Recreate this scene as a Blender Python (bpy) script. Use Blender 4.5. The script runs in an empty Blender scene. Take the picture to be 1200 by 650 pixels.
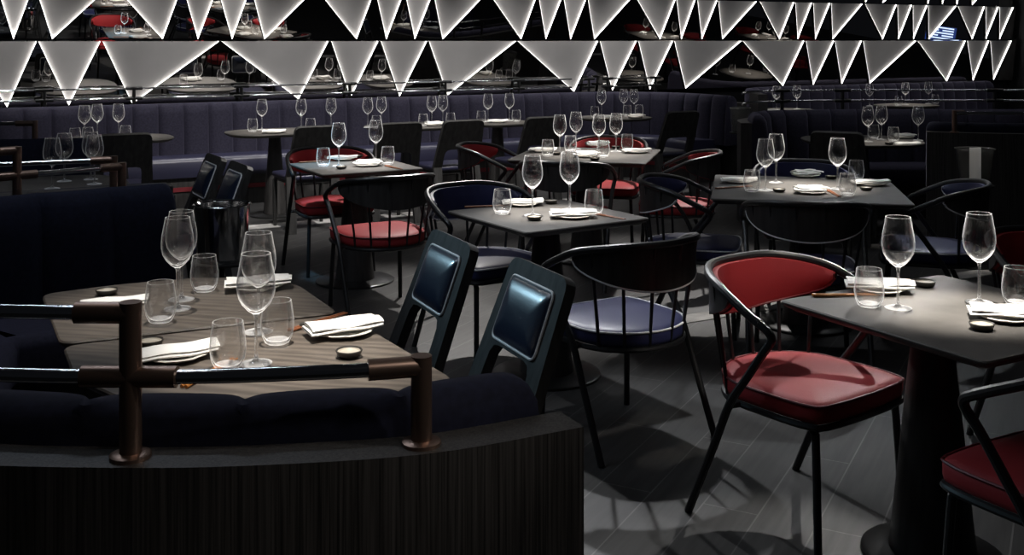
import bpy, bmesh, math, random
from math import sin, cos, pi, radians, atan2, sqrt, hypot
from mathutils import Vector, Matrix

random.seed(7)
S = bpy.context.scene
C = S.collection

# ------------------------------------------------------------------ camera, world, light, exposure
H, F, HOR = 1.55, 1250.0, 46.5            # eye height, focal length in photo pixels, horizon row
cam_d = bpy.data.cameras.new('camera')
cam = bpy.data.objects.new('camera', cam_d); C.objects.link(cam)
cam.location = (0, 0, H); cam.rotation_euler = (pi/2, 0, 0)
cam_d.sensor_width = 36.0; cam_d.lens = 36.0*F/1200; cam_d.shift_y = -(325-HOR)/1200.0
cam_d.clip_start = 0.05; cam_d.clip_end = 100
S.camera = cam
S.view_settings.view_transform = 'Standard'; S.view_settings.look = 'None'
S.view_settings.exposure = 0.0; S.view_settings.gamma = 1.0
S.view_settings.use_curve_mapping = False
try:
    S.cycles.use_denoising = True
    S.cycles.max_bounces = 10; S.cycles.transparent_max_bounces = 24
    S.cycles.sample_clamp_indirect = 4.0
    S.cycles.blur_glossy = 0.3
except Exception:
    pass
world = bpy.data.worlds.new('world'); S.world = world
world.use_nodes = True
bg = world.node_tree.nodes['Background']
bg.inputs[0].default_value = (0.75, 0.82, 1.0, 1); bg.inputs[1].default_value = 0.005

def spot(x, y, z, tx, ty, tz, watt, deg=40, blend=0.6, size=0.05, col=(1, .95, .88)):
    l = bpy.data.lights.new('ceiling_and_fill_spot', 'SPOT'); l.energy = watt; l.spot_size = radians(deg)
    l.spot_blend = blend; l.shadow_soft_size = size; l.color = col
    o = bpy.data.objects.new('ceiling_and_fill_spot', l); C.objects.link(o)
    o.location = (x, y, z)
    o.rotation_euler = (Vector((tx, ty, tz)) - Vector((x, y, z))).to_track_quat('-Z', 'Y').to_euler()
    return o
def area(x, y, z, tx, ty, tz, watt, sx, sy, col=(1, 1, 1)):
    l = bpy.data.lights.new('ceiling_wash_and_fill', 'AREA'); l.energy = watt; l.shape = 'RECTANGLE'
    l.size = sx; l.size_y = sy; l.color = col
    o = bpy.data.objects.new('ceiling_wash_and_fill', l); C.objects.link(o)
    o.location = (x, y, z)
    o.rotation_euler = (Vector((tx, ty, tz)) - Vector((x, y, z))).to_track_quat('-Z', 'Y').to_euler()
    return o

WARM, COOL = (1, .94, .86), (.80, .90, 1)
# narrow spots over the tables
spot(-1.15, 3.55, 3.3, -1.02, 3.22, .74, 330, 24, 1, .04, WARM)      # far half of the booth table
spot(1.75, 2.3, 3.1, .88, 3.74, .70, 190, 11, .8, .05, WARM)         # added to brighten the red chair back
spot(-0.52, 2.95, 3.3, -0.52, 2.74, .74, 640, 22, 1, .04, WARM)      # booth table
spot(1.36, 3.42, 3.3, 1.33, 3.20, .74, 1500, 15, 1, .04, WARM)        # table at the front right
spot(0.10, 5.15, 3.3, 0.16, 4.97, .74, 1250, 15, 1, .04, WARM)        # middle table
spot(-1.00, 7.05, 3.3, -0.98, 6.85, .74, 850, 16, 1, .04, (1, .97, .95))
spot(-1.9, 6.4, 3.2, -1.27, 6.92, .74, 520, 12, .8, .04, (.30, .68, 1))  # cool spot on the small table
spot(0.45, 7.75, 3.3, 0.53, 7.54, .74, 1100, 20, 1, .04, WARM)
spot(1.60, 6.05, 3.3, 1.62, 5.86, .74, 1450, 18, 1, .04, WARM)
spot(2.95, 8.50, 3.3, 2.95, 8.40, .74, 300, 20, 1, .04, WARM)
for px in (140, 322, 478, 583, 720, 922, 1062):
    k = (px-600)/1250; y = (12.28*-.877+1.45)/(k*.480-.877)
    spot(k*y, y, 3.3, k*y, y, .74, 330, 19, 1, .04, WARM)
# floor and chair light raking in from deeper in the room
spot(-1.2, 7.6, 3.3, 1.0, 3.5, .3, 330, 27, .6, .04, (.97, .98, 1))
spot(2.9, 6.6, 3.3, 0.97, 3.5, .55, 480, 13, .5, .04, (1, .97, .94))
spot(0.2, 6.4, 3.3, 0.5, 4.0, .3, 330, 36, .7, .04, (.96, .97, 1))
spot(-3.5, 6.0, 2.7, -.15, 3.5, .80, 190, 11, .8, .09, (.50, .82, 1))  # cool spot on the two panelled chairs
spot(-0.3, 8.6, 3.3, -0.8, 6.3, .3, 620, 38, .7, .04, (1, .96, .92))
spot(1.9, 9.3, 3.3, 0.9, 7.4, .3, 640, 40, .7, .04, (1, .96, .92))
spot(2.6, 7.4, 3.3, 1.9, 5.7, .4, 160, 40, .7, .04, (.9, .95, 1))
# washes in front of the rear benches and over the booth
for k in range(14):
    q = -5.2+k*.98; x, y = .877*q+.480*.85, 12.28+.480*q-.877*.85
    spot(x, y, 3.2, x-.480*.45, y+.877*.45, .6, 120 if k < 8 else 45, 62, .9, .05, (1, .98, .98))
area(4.2, 9.6, 3.4, 4.2, 12.5, .7, 14, 3.5, .12, (.95, .96, 1))
area(2.8, 9.4, 3.3, 2.9, 9.8, .7, 8, 1.8, .10, (.95, .96, 1))
area(-1.75, 4.35, 3.3, -1.75, 4.55, .7, 16, 1.6, .10, (.75, .85, 1))
spot(0.9, 0.7, 3.0, -.05, 1.95, .7, 40, 42, .8, .25, (1, .95, .9))  # added fill from the camera side onto the booth shell
spot(1.9, 1.5, 2.5, -.35, 1.9, .95, 60, 20, .9, .05, (1, .93, .86))  # weak warm spot added to brighten the bronze posts and shell
area(-1.5, 3.0, 3.2, -1.7, 3.2, .4, 4, .8, .06, (.75, .85, 1))  # weak cool fill added for the booth seat
spot(3.0, 6.6, 3.3, 3.15, 7.25, .7, 90, 16, .9, .04, WARM)  # weak spot added to brighten the bucket cloth
for px in (358, 524, 700):                # soft fill added for the backs of the bench chairs
    k = (px-600)/1250; y = (12.28*-.877+3.6)/(k*.480-.877)
    spot(k*y, y, 3.2, k*y-.8, y+1.4, .6, 340, 60, .9, .06, (1, .97, .94))
# slim unseen strip lights added for highlights in glass, chrome and leather
for x, y, r in ((-1.3, 2.2, .5), (.4, 3.6, .5), (2.2, 3.4, .5), (-.6, 5.6, .5), (1.2, 5.0, .5), (2.6, 6.0, .5), (-.2, 8.2, .5), (1.6, 8.0, .5), (-2.4, 6.6, .5)):
    area(x, y, 3.3, x, y+.001, 0, 1.15, .6, .014)

# ------------------------------------------------------------------ room axes
WD = Vector((.877, .480)); WN = Vector((.480, -.877)); W0 = Vector((0, 12.28))
GRID = atan2(.480, .877)
def room(s, t): return W0 + WD*s + WN*t
def at(px, py, z):
    y = F*(H-z)/(py-HOR); return Vector(((px-600)*y/F, y))
def on_row(px, t):                         # point of the line parallel to the rear wall at distance t seen at column px
    k = (px-600)/F
    y = (W0.dot(WN)+t)/(k*WN.x+WN.y); return Vector((k*y, y))

# ------------------------------------------------------------------ materials
def mat(name, col, rough=.5, metal=0., spec=.5, sheen=0., coat=0., noise=None, bump=None, trans=0., emit=None):
    m = bpy.data.materials.new(name); m.use_nodes = True
    nt = m.node_tree; b = nt.nodes['Principled BSDF']
    b.inputs['Base Color'].default_value = (*col, 1); b.inputs['Roughness'].default_value = rough
    b.inputs['Metallic'].default_value = metal; b.inputs['Specular IOR Level'].default_value = spec
    if sheen:
        b.inputs['Sheen Weight'].default_value = sheen; b.inputs['Sheen Roughness'].default_value = .45
        b.inputs['Sheen Tint'].default_value = (*[min(1, c*6+.12) for c in col], 1)
    if coat: b.inputs['Coat Weight'].default_value = coat
    if trans: b.inputs['Transmission Weight'].default_value = trans
    if emit:
        b.inputs['Emission Color'].default_value = (*emit[0], 1); b.inputs['Emission Strength'].default_value = emit[1]
    if noise or bump:
        tc = nt.nodes.new('ShaderNodeTexCoord'); mp = nt.nodes.new('ShaderNodeMapping')
        nt.links.new(tc.outputs['Object'], mp.inputs[0])
    if noise:                              # (scale xyz, amount, dark factor)
        sc, amt = noise
        mp.inputs['Scale'].default_value = sc
        n = nt.nodes.new('ShaderNodeTexNoise'); n.inputs['Scale'].default_value = 1; n.inputs['Detail'].default_value = 6
        r = nt.nodes.new('ShaderNodeMapRange'); r.inputs[1].default_value = .3; r.inputs[2].default_value = .7
        r.inputs[3].default_value = 1-amt; r.inputs[4].default_value = 1+amt
        mx = nt.nodes.new('ShaderNodeMix'); mx.data_type = 'RGBA'; mx.blend_type = 'MULTIPLY'; mx.inputs[0].default_value = 1
        mx.inputs[6].default_value = (*col, 1)
        nt.links.new(mp.outputs[0], n.inputs['Vector']); nt.links.new(n.outputs[0], r.inputs[0])
        nt.links.new(r.outputs[0], mx.inputs[7]); nt.links.new(mx.outputs[2], b.inputs['Base Color'])
    if bump:                               # (scale, strength)
        n2 = nt.nodes.new('ShaderNodeTexNoise'); n2.inputs['Scale'].default_value = bump[0]; n2.inputs['Detail'].default_value = 3
        bp = nt.nodes.new('ShaderNodeBump'); bp.inputs['Strength'].default_value = bump[1]; bp.inputs['Distance'].default_value = .002
        nt.links.new(tc.outputs['Object'], n2.inputs['Vector']); nt.links.new(n2.outputs[0], bp.inputs['Height'])
        nt.links.new(bp.outputs[0], b.inputs['Normal'])
    return m

def glass_mat(name, tint=(1, 1, 1), refr=.15, edge=.85, epow=5.0):
    m = bpy.data.materials.new(name); m.use_nodes = True; nt = m.node_tree
    nt.nodes.remove(nt.nodes['Principled BSDF']); out = nt.nodes['Material Output']
    L = nt.links
    g = nt.nodes.new('ShaderNodeBsdfGlass'); g.inputs['Roughness'].default_value = 0.0; g.inputs['IOR'].default_value = 1.45
    g.inputs['Color'].default_value = (*tint, 1)
    t = nt.nodes.new('ShaderNodeBsdfTransparent')
    gl = nt.nodes.new('ShaderNodeBsdfGlossy'); gl.inputs['Roughness'].default_value = .02
    e1 = nt.nodes.new('ShaderNodeBsdfDiffuse'); e1.inputs[0].default_value = (1, 1, 1, 1)
    e2 = nt.nodes.new('ShaderNodeBsdfTranslucent'); e2.inputs[0].default_value = (1, 1, 1, 1)
    ed = nt.nodes.new('ShaderNodeAddShader'); L.new(e1.outputs[0], ed.inputs[0]); L.new(e2.outputs[0], ed.inputs[1])  # white outline colour stands in for light refracted at the glass edges
    lw = nt.nodes.new('ShaderNodeLayerWeight'); lw.inputs[0].default_value = .5
    pw = nt.nodes.new('ShaderNodeMath'); pw.operation = 'POWER'; pw.inputs[1].default_value = 5.0
    L.new(lw.outputs['Facing'], pw.inputs[0])
    fr = nt.nodes.new('ShaderNodeMath'); fr.operation = 'MULTIPLY_ADD'; fr.inputs[1].default_value = .75; fr.inputs[2].default_value = .04
    L.new(pw.outputs[0], fr.inputs[0])
    m1 = nt.nodes.new('ShaderNodeMixShader'); m1.inputs[0].default_value = refr
    L.new(t.outputs[0], m1.inputs[1]); L.new(g.outputs[0], m1.inputs[2])
    m2 = nt.nodes.new('ShaderNodeMixShader'); L.new(fr.outputs[0], m2.inputs[0]); L.new(m1.outputs[0], m2.inputs[1]); L.new(gl.outputs[0], m2.inputs[2])
    pe = nt.nodes.new('ShaderNodeMath'); pe.operation = 'POWER'; pe.inputs[1].default_value = epow; L.new(lw.outputs['Facing'], pe.inputs[0])
    pm = nt.nodes.new('ShaderNodeMath'); pm.operation = 'MULTIPLY'; pm.inputs[1].default_value = edge; L.new(pe.outputs[0], pm.inputs[0])
    m3 = nt.nodes.new('ShaderNodeMixShader'); L.new(pm.outputs[0], m3.inputs[0]); L.new(m2.outputs[0], m3.inputs[1]); L.new(ed.outputs[0], m3.inputs[2])
    L.new(m3.outputs[0], out.inputs['Surface'])
    return m

M = dict(
    black_metal=mat('black_metal', (.010, .010, .011), .38, .0, .6, bump=(300, .08)),
    black_wood=mat('black_stained_wood', (.034, .032, .031), .5, 0, .4, noise=((40, 40, 4), .35), bump=(60, .1)),
    chair_wood=mat('black_ash', (.036, .035, .034), .55, 0, .22, noise=((40, 40, 4), .35)),
    panel_wood=mat('dark_oak_veneer', (.036, .033, .031), .5, 0, .4, noise=((240, 240, 3.0), .75)),
    table=mat('charcoal_table', (.070, .065, .059), .55, 0, .28, noise=((7, 7, 7), .25)),
    oak_table=mat('brown_grey_oak', (.118, .098, .080), .42, 0, .45),
    red=mat('red_leather', (.34, .030, .034), .56, 0, .25, bump=(220, .15)),
    navy=mat('navy_leather', (.028, .032, .095), .42, 0, .5, bump=(220, .15)),
    bench=mat('midnight_leather', (.020, .020, .042), .36, 0, .5, bump=(220, .15)),
    steel_blue=mat('blue_leather', (.010, .018, .042), .30, 0, 1.0, coat=.35, bump=(220, .1)),
    velvet=mat('navy_velvet', (.024, .022, .038), .8, 0, .2, sheen=.35, noise=((60, 60, 60), .25)),
    velvet_dark=mat('midnight_velvet', (.008, .009, .020), .85, 0, .15, sheen=.3, noise=((60, 60, 60), .25)),
    piping=mat('white_piping', (.85, .85, .85), .5),
    dark_piping=mat('dark_piping', (.14, .012, .016), .5),
    bronze=mat('dark_bronze', (.26, .175, .135), .34, .9),
    chrome=mat('chrome', (.78, .78, .78), .10, 1.0),
    dark_metal=mat('dark_steel', (.05, .05, .05), .30, .8),
    linen=mat('white_linen', (.78, .77, .74), .85, 0, .2, bump=(500, .2)),
    plate=mat('rough_white_ceramic', (.62, .59, .54), .6, bump=(60, .6)),
    dish=mat('dark_stoneware', (.045, .042, .038), .35),
    glaze=mat('grey_glaze', (.44, .40, .33), .3),
    bamboo=mat('orange_bamboo', (.46, .17, .035), .45),
    redwood=mat('red_brown_wood', (.22, .075, .03), .45),
    glass=glass_mat('clear_glass'), solid_glass=glass_mat('solid_clear_glass', refr=.6, edge=.5, epow=2.0),
    mirror=mat('smoked_mirror', (.80, .78, .76), .0, 1.0),
    plaster=mat('pale_grey_panel', (.46, .445, .43), .7, 0, .3, noise=((3, 3, 3), .06)),
    led=mat('white_led_edge', (1, 1, 1), .5, emit=((1, .965, .93), 6.0)),
    wall=mat('black_wall_paint', (.012, .012, .013), .7),
    marble=mat('pale_marble', (.70, .68, .65), .22, noise=((5, 5, 5), .5)),
    red_base=mat('dark_red_plinth', (.16, .010, .016), .6),
    acrylic=mat('frosted_acrylic', (.50, .50, .48), .12, 0, .5, trans=.92),
    screen=mat('blue_screen', (.01, .02, .08), .3, emit=((.05, .12, .55), .35)),
    screen_line=mat('screen_lines', (.6, .7, 1), .3, emit=((.6, .75, 1), 1.6)),
)
def wood_grain(m, sx, sy, rot, dark):
    nt = m.node_tree; b = nt.nodes['Principled BSDF']; col = b.inputs['Base Color'].default_value[:3]
    tc = nt.nodes.new('ShaderNodeTexCoord'); mp = nt.nodes.new('ShaderNodeMapping')
    mp.inputs['Rotation'].default_value = (0, 0, rot); mp.inputs['Scale'].default_value = (sx, sy, 1)
    nt.links.new(tc.outputs['Object'], mp.inputs[0])
    w = nt.nodes.new('ShaderNodeTexWave'); w.inputs['Scale'].default_value = 1.0; w.inputs['Distortion'].default_value = 9
    w.inputs['Detail'].default_value = 4; w.inputs['Detail Scale'].default_value = .8
    nt.links.new(mp.outputs[0], w.inputs['Vector'])
    r = nt.nodes.new('ShaderNodeValToRGB')
    r.color_ramp.elements[0].color = (*[c*dark for c in col], 1); r.color_ramp.elements[1].color = (*[c*1.12 for c in col], 1)
    nt.links.new(w.outputs['Fac'], r.inputs[0]); nt.links.new(r.outputs[0], b.inputs['Base Color'])
wood_grain(M['oak_table'], 2.0, 16, -GRID, .62)

def floor_mat():
    m = bpy.data.materials.new('dark_oak_boards'); m.use_nodes = True; nt = m.node_tree; b = nt.nodes['Principled BSDF']
    tc = nt.nodes.new('ShaderNodeTexCoord'); mp = nt.nodes.new('ShaderNodeMapping')
    mp.inputs['Rotation'].default_value = (0, 0, -radians(62)); nt.links.new(tc.outputs['Object'], mp.inputs[0])
    br = nt.nodes.new('ShaderNodeTexBrick'); br.inputs['Scale'].default_value = 1
    br.inputs['Brick Width'].default_value = 1.15; br.inputs['Row Height'].default_value = .185
    br.inputs['Mortar Size'].default_value = .0028; br.offset = .5
    br.inputs['Color1'].default_value = (.026, .0255, .025, 1); br.inputs['Color2'].default_value = (.040, .039, .038, 1)
    br.inputs['Mortar'].default_value = (.10, .097, .094, 1)
    nt.links.new(mp.outputs[0], br.inputs['Vector'])
    mp2 = nt.nodes.new('ShaderNodeMapping'); mp2.inputs['Scale'].default_value = (3, 42, 1)
    nt.links.new(mp.outputs[0], mp2.inputs[0])
    n = nt.nodes.new('ShaderNodeTexNoise'); n.inputs['Scale'].default_value = 1; n.inputs['Detail'].default_value = 7
    nt.links.new(mp2.outputs[0], n.inputs['Vector'])
    r = nt.nodes.new('ShaderNodeMapRange'); r.inputs[1].default_value = .3; r.inputs[2].default_value = .7
    r.inputs[3].default_value = .62; r.inputs[4].default_value = 1.25
    nt.links.new(n.outputs[0], r.inputs[0])
    mx = nt.nodes.new('ShaderNodeMix'); mx.data_type = 'RGBA'; mx.blend_type = 'MULTIPLY'; mx.inputs[0].default_value = 1
    nt.links.new(br.outputs['Color'], mx.inputs[6]); nt.links.new(r.outputs[0], mx.inputs[7])
    nt.links.new(mx.outputs[2], b.inputs['Base Color']); b.inputs['Roughness'].default_value = .48
    b.inputs['Specular IOR Level'].default_value = .4
    return m
M['floor'] = floor_mat()

# ------------------------------------------------------------------ object helpers
def link(o, parent=None):
    C.objects.link(o)
    if parent: o.parent = parent
    return o
def obj(name, bm, m, parent=None, smooth=35, loc=None):
    me = bpy.data.meshes.new(name)
    bmesh.ops.remove_doubles(bm, verts=bm.verts, dist=1e-6)
    bmesh.ops.recalc_face_normals(bm, faces=bm.faces)
    bm.to_mesh(me); bm.free()
    me.materials.append(m)
    me.polygons.foreach_set('use_smooth', [True]*len(me.polygons))
    if smooth: me.set_sharp_from_angle(angle=radians(smooth))
    o = bpy.data.objects.new(name, me)
    if loc: o.location = loc
    return link(o, parent)
def tag(o, label, cat, group=None):
    o['label'] = label; o['category'] = cat
    if group: o['group'] = group
    elif 'group' in o: del o['group']
    return o
def thing(name, label, cat, loc=(0, 0, 0), rz=0, group=None):
    o = bpy.data.objects.new(name, None); o.empty_display_size = .1
    o.location = loc; o.rotation_euler = (0, 0, rz); link(o)
    return tag(o, label, cat, group)
def struct(name, bm, m, smooth=35):
    o = obj(name, bm, m, None, smooth); o['kind'] = 'structure'; return o
def dup(src, loc, rz, label, group=None, rx=0, ry=0):
    r = src.copy(); C.objects.link(r); r.location = loc; r.rotation_euler = (rx, ry, rz)
    r['label'] = label
    if group: r['group'] = group
    for ch in list(src.children):
        c = ch.copy(); C.objects.link(c); c.parent = r
        for g in list(ch.children):
            d = g.copy(); C.objects.link(d); d.parent = c
    return r
class Kind:
    """builds one of a kind the first time it is placed, copies it after that"""
    def __init__(self, make): self.make = make; self.src = {}
    def put(self, key, loc, rz, label, group=None):
        if key not in self.src:
            o = self.make(key); self.src[key] = o
            o.location = loc; o.rotation_euler = (0, 0, rz); o['label'] = label
            if group: o['group'] = group
            return o
        return dup(self.src[key], loc, rz, label, group)

def catmull(pts, n=8, closed=False):
    P = [Vector(p) for p in pts]; out = []; N = len(P)
    rng = range(N) if closed else range(N-1)
    for i in rng:
        if closed: a, b, c, d = P[i-1], P[i], P[(i+1) % N], P[(i+2) % N]
        else:
            b, c = P[i], P[i+1]; a = P[i-1] if i else b*2-c; d = P[i+2] if i+2 < N else c*2-b
        for k in range(n):
            t = k/n
            out.append(.5*((2*b)+(c-a)*t+(2*a-5*b+4*c-d)*t*t+(3*b-a-3*c+d)*t**3))
    if not closed: out.append(P[-1].copy())
    return out
def tube(bm, pts, r, seg=8, closed=False, caps=True):
    P = [Vector(p) for p in pts]; N = len(P); rings = []
    rr = r if callable(r) else (lambda u: r)
    prev = None
    for i in range(N):
        if closed: t = (P[(i+1) % N]-P[i-1])
        else: t = P[min(i+1, N-1)]-P[max(i-1, 0)]
        t.normalize()
        if prev is None:
            up = Vector((0, 0, 1)) if abs(t.z) < .9 else Vector((1, 0, 0))
            n = t.cross(up).normalized()
        else:
            n = (prev - t*prev.dot(t)).normalized()
        prev = n; b = t.cross(n)
        q = rr(i/max(1, N-1))
        rings.append([bm.verts.new(P[i]+(n*cos(2*pi*k/seg)+b*sin(2*pi*k/seg))*q) for k in range(seg)])
    for i in range(N if closed else N-1):
        a, b = rings[i], rings[(i+1) % N]
        for k in range(seg): bm.faces.new((a[k], a[(k+1) % seg], b[(k+1) % seg], b[k]))
    if not closed and caps:
        bm.faces.new(rings[0][::-1]); bm.faces.new(rings[-1])
def lathe(bm, prof, seg=24, closed_prof=False, off=(0, 0, 0)):
    rings = []; o = Vector(off)
    for r, z in prof:
        if r < 1e-5: rings.append([bm.verts.new(o+Vector((0, 0, z)))])
        else: rings.append([bm.verts.new(o+Vector((r*cos(2*pi*k/seg), r*sin(2*pi*k/seg), z))) for k in range(seg)])
    pairs = list(zip(rings, rings[1:]))
    if closed_prof: pairs.append((rings[-1], rings[0]))
    for a, b in pairs:
        for k in range(seg):
            k2 = (k+1) % seg
            if len(a) == 1 and len(b) == 1: break
            if len(a) == 1: bm.faces.new((a[0], b[k2], b[k]))
            elif len(b) == 1: bm.faces.new((a[k], a[k2], b[0]))
            else: bm.faces.new((a[k], a[k2], b[k2], b[k]))
def box(bm, x0, x1, y0, y1, z0, z1):
    v = [bm.verts.new((x, y, z)) for z in (z0, z1) for x, y in ((x0, y0), (x1, y0), (x1, y1), (x0, y1))]
    for f in ((3, 2, 1, 0), (4, 5, 6, 7), (0, 1, 5, 4), (1, 2, 6, 5), (2, 3, 7, 6), (3, 0, 4, 7)): bm.faces.new([v[i] for i in f])
def ccw(poly):
    a = sum(poly[i-1][0]*poly[i][1]-poly[i][0]*poly[i-1][1] for i in range(len(poly)))
    return poly if a > 0 else poly[::-1]
def round_poly(poly, r, n=5):
    poly = ccw([tuple(p) for p in poly]); out = []; N = len(poly)
    rad = r if isinstance(r, (list, tuple)) else [r]*N
    for i in range(N):
        p, a, b = Vector(poly[i]), Vector(poly[i-1]), Vector(poly[(i+1) % N])
        u, w = (a-p), (b-p); d = min(rad[i], u.length*.48, w.length*.48)
        u.normalize(); w.normalize()
        for k in range(n+1):
            t = k/n; s = p+u*d; e = p+w*d
            out.append(tuple(s*(1-t)**2+p*2*t*(1-t)+e*t*t))
    return out
def inset(poly, d):
    N = len(poly); out = []
    for i in range(N):
        p, a, b = Vector(poly[i]), Vector(poly[i-1]), Vector(poly[(i+1) % N])
        e1 = (p-a); e2 = (b-p)
        if e1.length < 1e-9: e1 = e2
        if e2.length < 1e-9: e2 = e1
        e1.normalize(); e2.normalize()
        n1 = Vector((-e1.y, e1.x)); n2 = Vector((-e2.y, e2.x)); n = n1+n2
        if n.length < 1e-6: n = n1
        n.normalize()
        out.append(tuple(p+n*d/max(.5, n.dot(n1))))
    return out
def layers(bm, poly, prof, fn=None):
    """prof: (inset, z) rings up a closed outline; ends are filled"""
    rings = []
    for d, z in prof:
        if d > .009:
            cx = (min(p[0] for p in poly)+max(p[0] for p in poly))/2; cy = (min(p[1] for p in poly)+max(p[1] for p in poly))/2
            hx = max(p[0] for p in poly)-cx; hy = max(p[1] for p in poly)-cy
            q = [(cx+(x-cx)*(1-d/hx), cy+(y-cy)*(1-d/hy)) for x, y in poly]
        else: q = inset(poly, d) if d else poly
        rings.append([bm.verts.new(fn(x, y, z) if fn else (x, y, z)) for x, y in q])
    N = len(poly)
    for a, b in zip(rings, rings[1:]):
        for k in range(N): bm.faces.new((a[k], a[(k+1) % N], b[(k+1) % N], b[k]))
    bm.faces.new(rings[0][::-1]); bm.faces.new(rings[-1])
def arclen(P):
    L = [0]
    for a, b in zip(P, P[1:]): L.append(L[-1]+(b-a).length)
    return L
def resample(P, step):
    L = arclen(P); n = max(2, int(L[-1]/step)); out = []; j = 0
    for i in range(n+1):
        d = L[-1]*i/n
        while j < len(L)-2 and L[j+1] < d: j += 1
        t = (d-L[j])/max(1e-9, L[j+1]-L[j]); out.append(P[j].lerp(P[j+1], min(1, max(0, t))))
    return out
def normals(P, side):
    out = []
    for i in range(len(P)):
        t = P[min(i+1, len(P)-1)]-P[max(i-1, 0)]; t.normalize()
        out.append(Vector((-t.y, t.x))*side)
    return out
def offset_path(pts, d, side, n=8):
    P = resample(catmull(pts, n), .05); N = normals(P, side)
    return [p+q*d for p, q in zip(P, N)]
def sweep(bm, pts, side, prof, step=.04, channel=0, depth=0, u0=0, u1=1, taper=0):
    """closed cross-section prof [(inward offset, z, bulge weight)] along a plan path; channel = width of a fluted channel"""
    P = resample(catmull(pts, 10), .02); L = arclen(P)
    P = [p for p, l in zip(P, L) if u0*L[-1]-1e-6 <= l <= u1*L[-1]+1e-6]
    P = resample(P, step); L = arclen(P); Nn = normals(P, side); rings = []
    for p, q, l in zip(P, Nn, L):
        f = (l/channel) % 1.0 if channel else 0
        b = -depth*(.45*abs(2*f-1)**2.2+.55*abs(2*f-1)**9) if channel else 0
        e = 1.0
        if taper:
            m = min(l, L[-1]-l); e = sqrt(max(0.0, 1-(1-min(1, m/taper))**2))*.25+.75
        cz = sum(a[1] for a in prof)/len(prof)
        rings.append([bm.verts.new((*(p+q*(d+b*w)), cz+(z-cz)*(e if z > cz else 1))) for d, z, w in prof])
    K = len(prof)
    for a, b in zip(rings, rings[1:]):
        for k in range(K): bm.faces.new((a[k], a[(k+1) % K], b[(k+1) % K], b[k]))
    bm.faces.new(rings[0][::-1]); bm.faces.new(rings[-1])
B = bmesh.new

# ------------------------------------------------------------------ room shell
bm = B(); box(bm, -14, 16, -2, 22, -.05, 0); fl = struct('floor', bm, M['floor'])
def strip(name, s0, s1, t0, t1, z0, z1, m):
    bm = B(); q = [room(s0, t1), room(s1, t1), room(s1, t0), room(s0, t0)]
    layers(bm, ccw([tuple(p) for p in q]), [(0, z0), (0, z1)]); return struct(name, bm, m)
S_END = on_row(1191, 0.02); S_END = (S_END-W0).dot(WD)
strip('wall_rear', -9, S_END+4, -.30, -.12, 0, 3.6, M['wall'])
strip('wall_right', S_END+.02, S_END+.5, -.12, .30, 0, 3.6, M['wall'])
strip('trim_1', -9, 3.0, 1.92, 2.10, 0, .004, M['marble'])
strip('trim_2', -3.0, 6.0, 5.98, 6.12, 0, .004, M['marble'])

# ------------------------------------------------------------------ tilted mirror rows with lit triangles
TILT = radians(6.0); LEDW, LEDH = .0013, .023
ROWS = [(.93, .62, 0.02), (1.55, .515, 0.0), (2.065, .55, 0.0)]
def wall_pt(s, z0, v, off):                # v up the tilted row, off in front of it
    p = room(s, v*sin(TILT)+off*cos(TILT)); return Vector((p.x, p.y, z0+v*cos(TILT)-off*sin(TILT)))
def s_at(px): return (on_row(px, 0.03)-W0).dot(WD)
ORD = 'first second third fourth fifth sixth seventh eighth ninth tenth eleventh twelfth thirteenth fourteenth fifteenth sixteenth seventeenth eighteenth nineteenth twentieth'.split()
def ordinal(i):
    if i < 20: return ORD[i]
    if i == 29: return 'thirtieth'
    return ('twenty-' if i < 29 else 'thirty-') + ORD[(i-20) if i < 29 else i-30]
low = [(-40, 42, 8), (44, 116.5, 80.5), (119, 255, 155), (258, 382.7, 350), (386, 441, 411), (444, 498, 468.5), (500, 602, 525),
       (604, 697.8, 673), (700, 743, 718), (745, 785.5, 762), (787, 865.5, 804), (867, 939, 918), (941, 974, 953.5), (975, 1006.5, 987),
       (1008, 1070, 1020), (1072, 1128, 1110), (1130, 1155.5, 1141), (1157, 1182, 1165)]
upz = [(15.5, 1, 32), (61, 46, 108), (190.5, 148, 206), (232, 218, 248), (272, 258, 287), (310, 297, 353), (418, 380, 433), (453, 441, 468),
       (486.5, 475, 502), (519, 508, 559), (611, 577, 625), (640, 630, 655), (669, 659, 684), (697, 687, 734), (774, 745, 789), (799, 790, 812),
       (823, 815, 838), (847, 839, 884), (914, 887, 929), (935.5, 928.5, 949.5), (956, 950, 971), (976.5, 971, 1010)]
up = []
for tip, a, b in upz:
    hp = .515*F/(775/(79.7-.02766*tip)); k = hp/46.5
    up.append((tip+(a-tip)*k, tip+(b-tip)*k, tip))
up += [(1011, 1048, 1035), (1049, 1066, 1053.5), (1067, 1084, 1071), (1085, 1118, 1089), (1119.5, 1151.5, 1140), (1152, 1167.5, 1156),
       (1168.5, 1185, 1172)]
top = [(1004, 1032, 1015), (1033, 1080, 1035), (1081, 1097, 1088), (1098, 1113, 1105), (1114, 1130, 1122), (1131, 1171, 1140)]
def clean(row):
    row = [list(r) for r in row]
    for i in range(len(row)-1):
        if row[i][1] > row[i+1][0]-.8:
            m = (row[i][1]+row[i+1][0])/2; row[i][1] = m-.6; row[i+1][0] = m+.6
    return row
rownames = ['lower row', 'middle row', 'top row']
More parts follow.
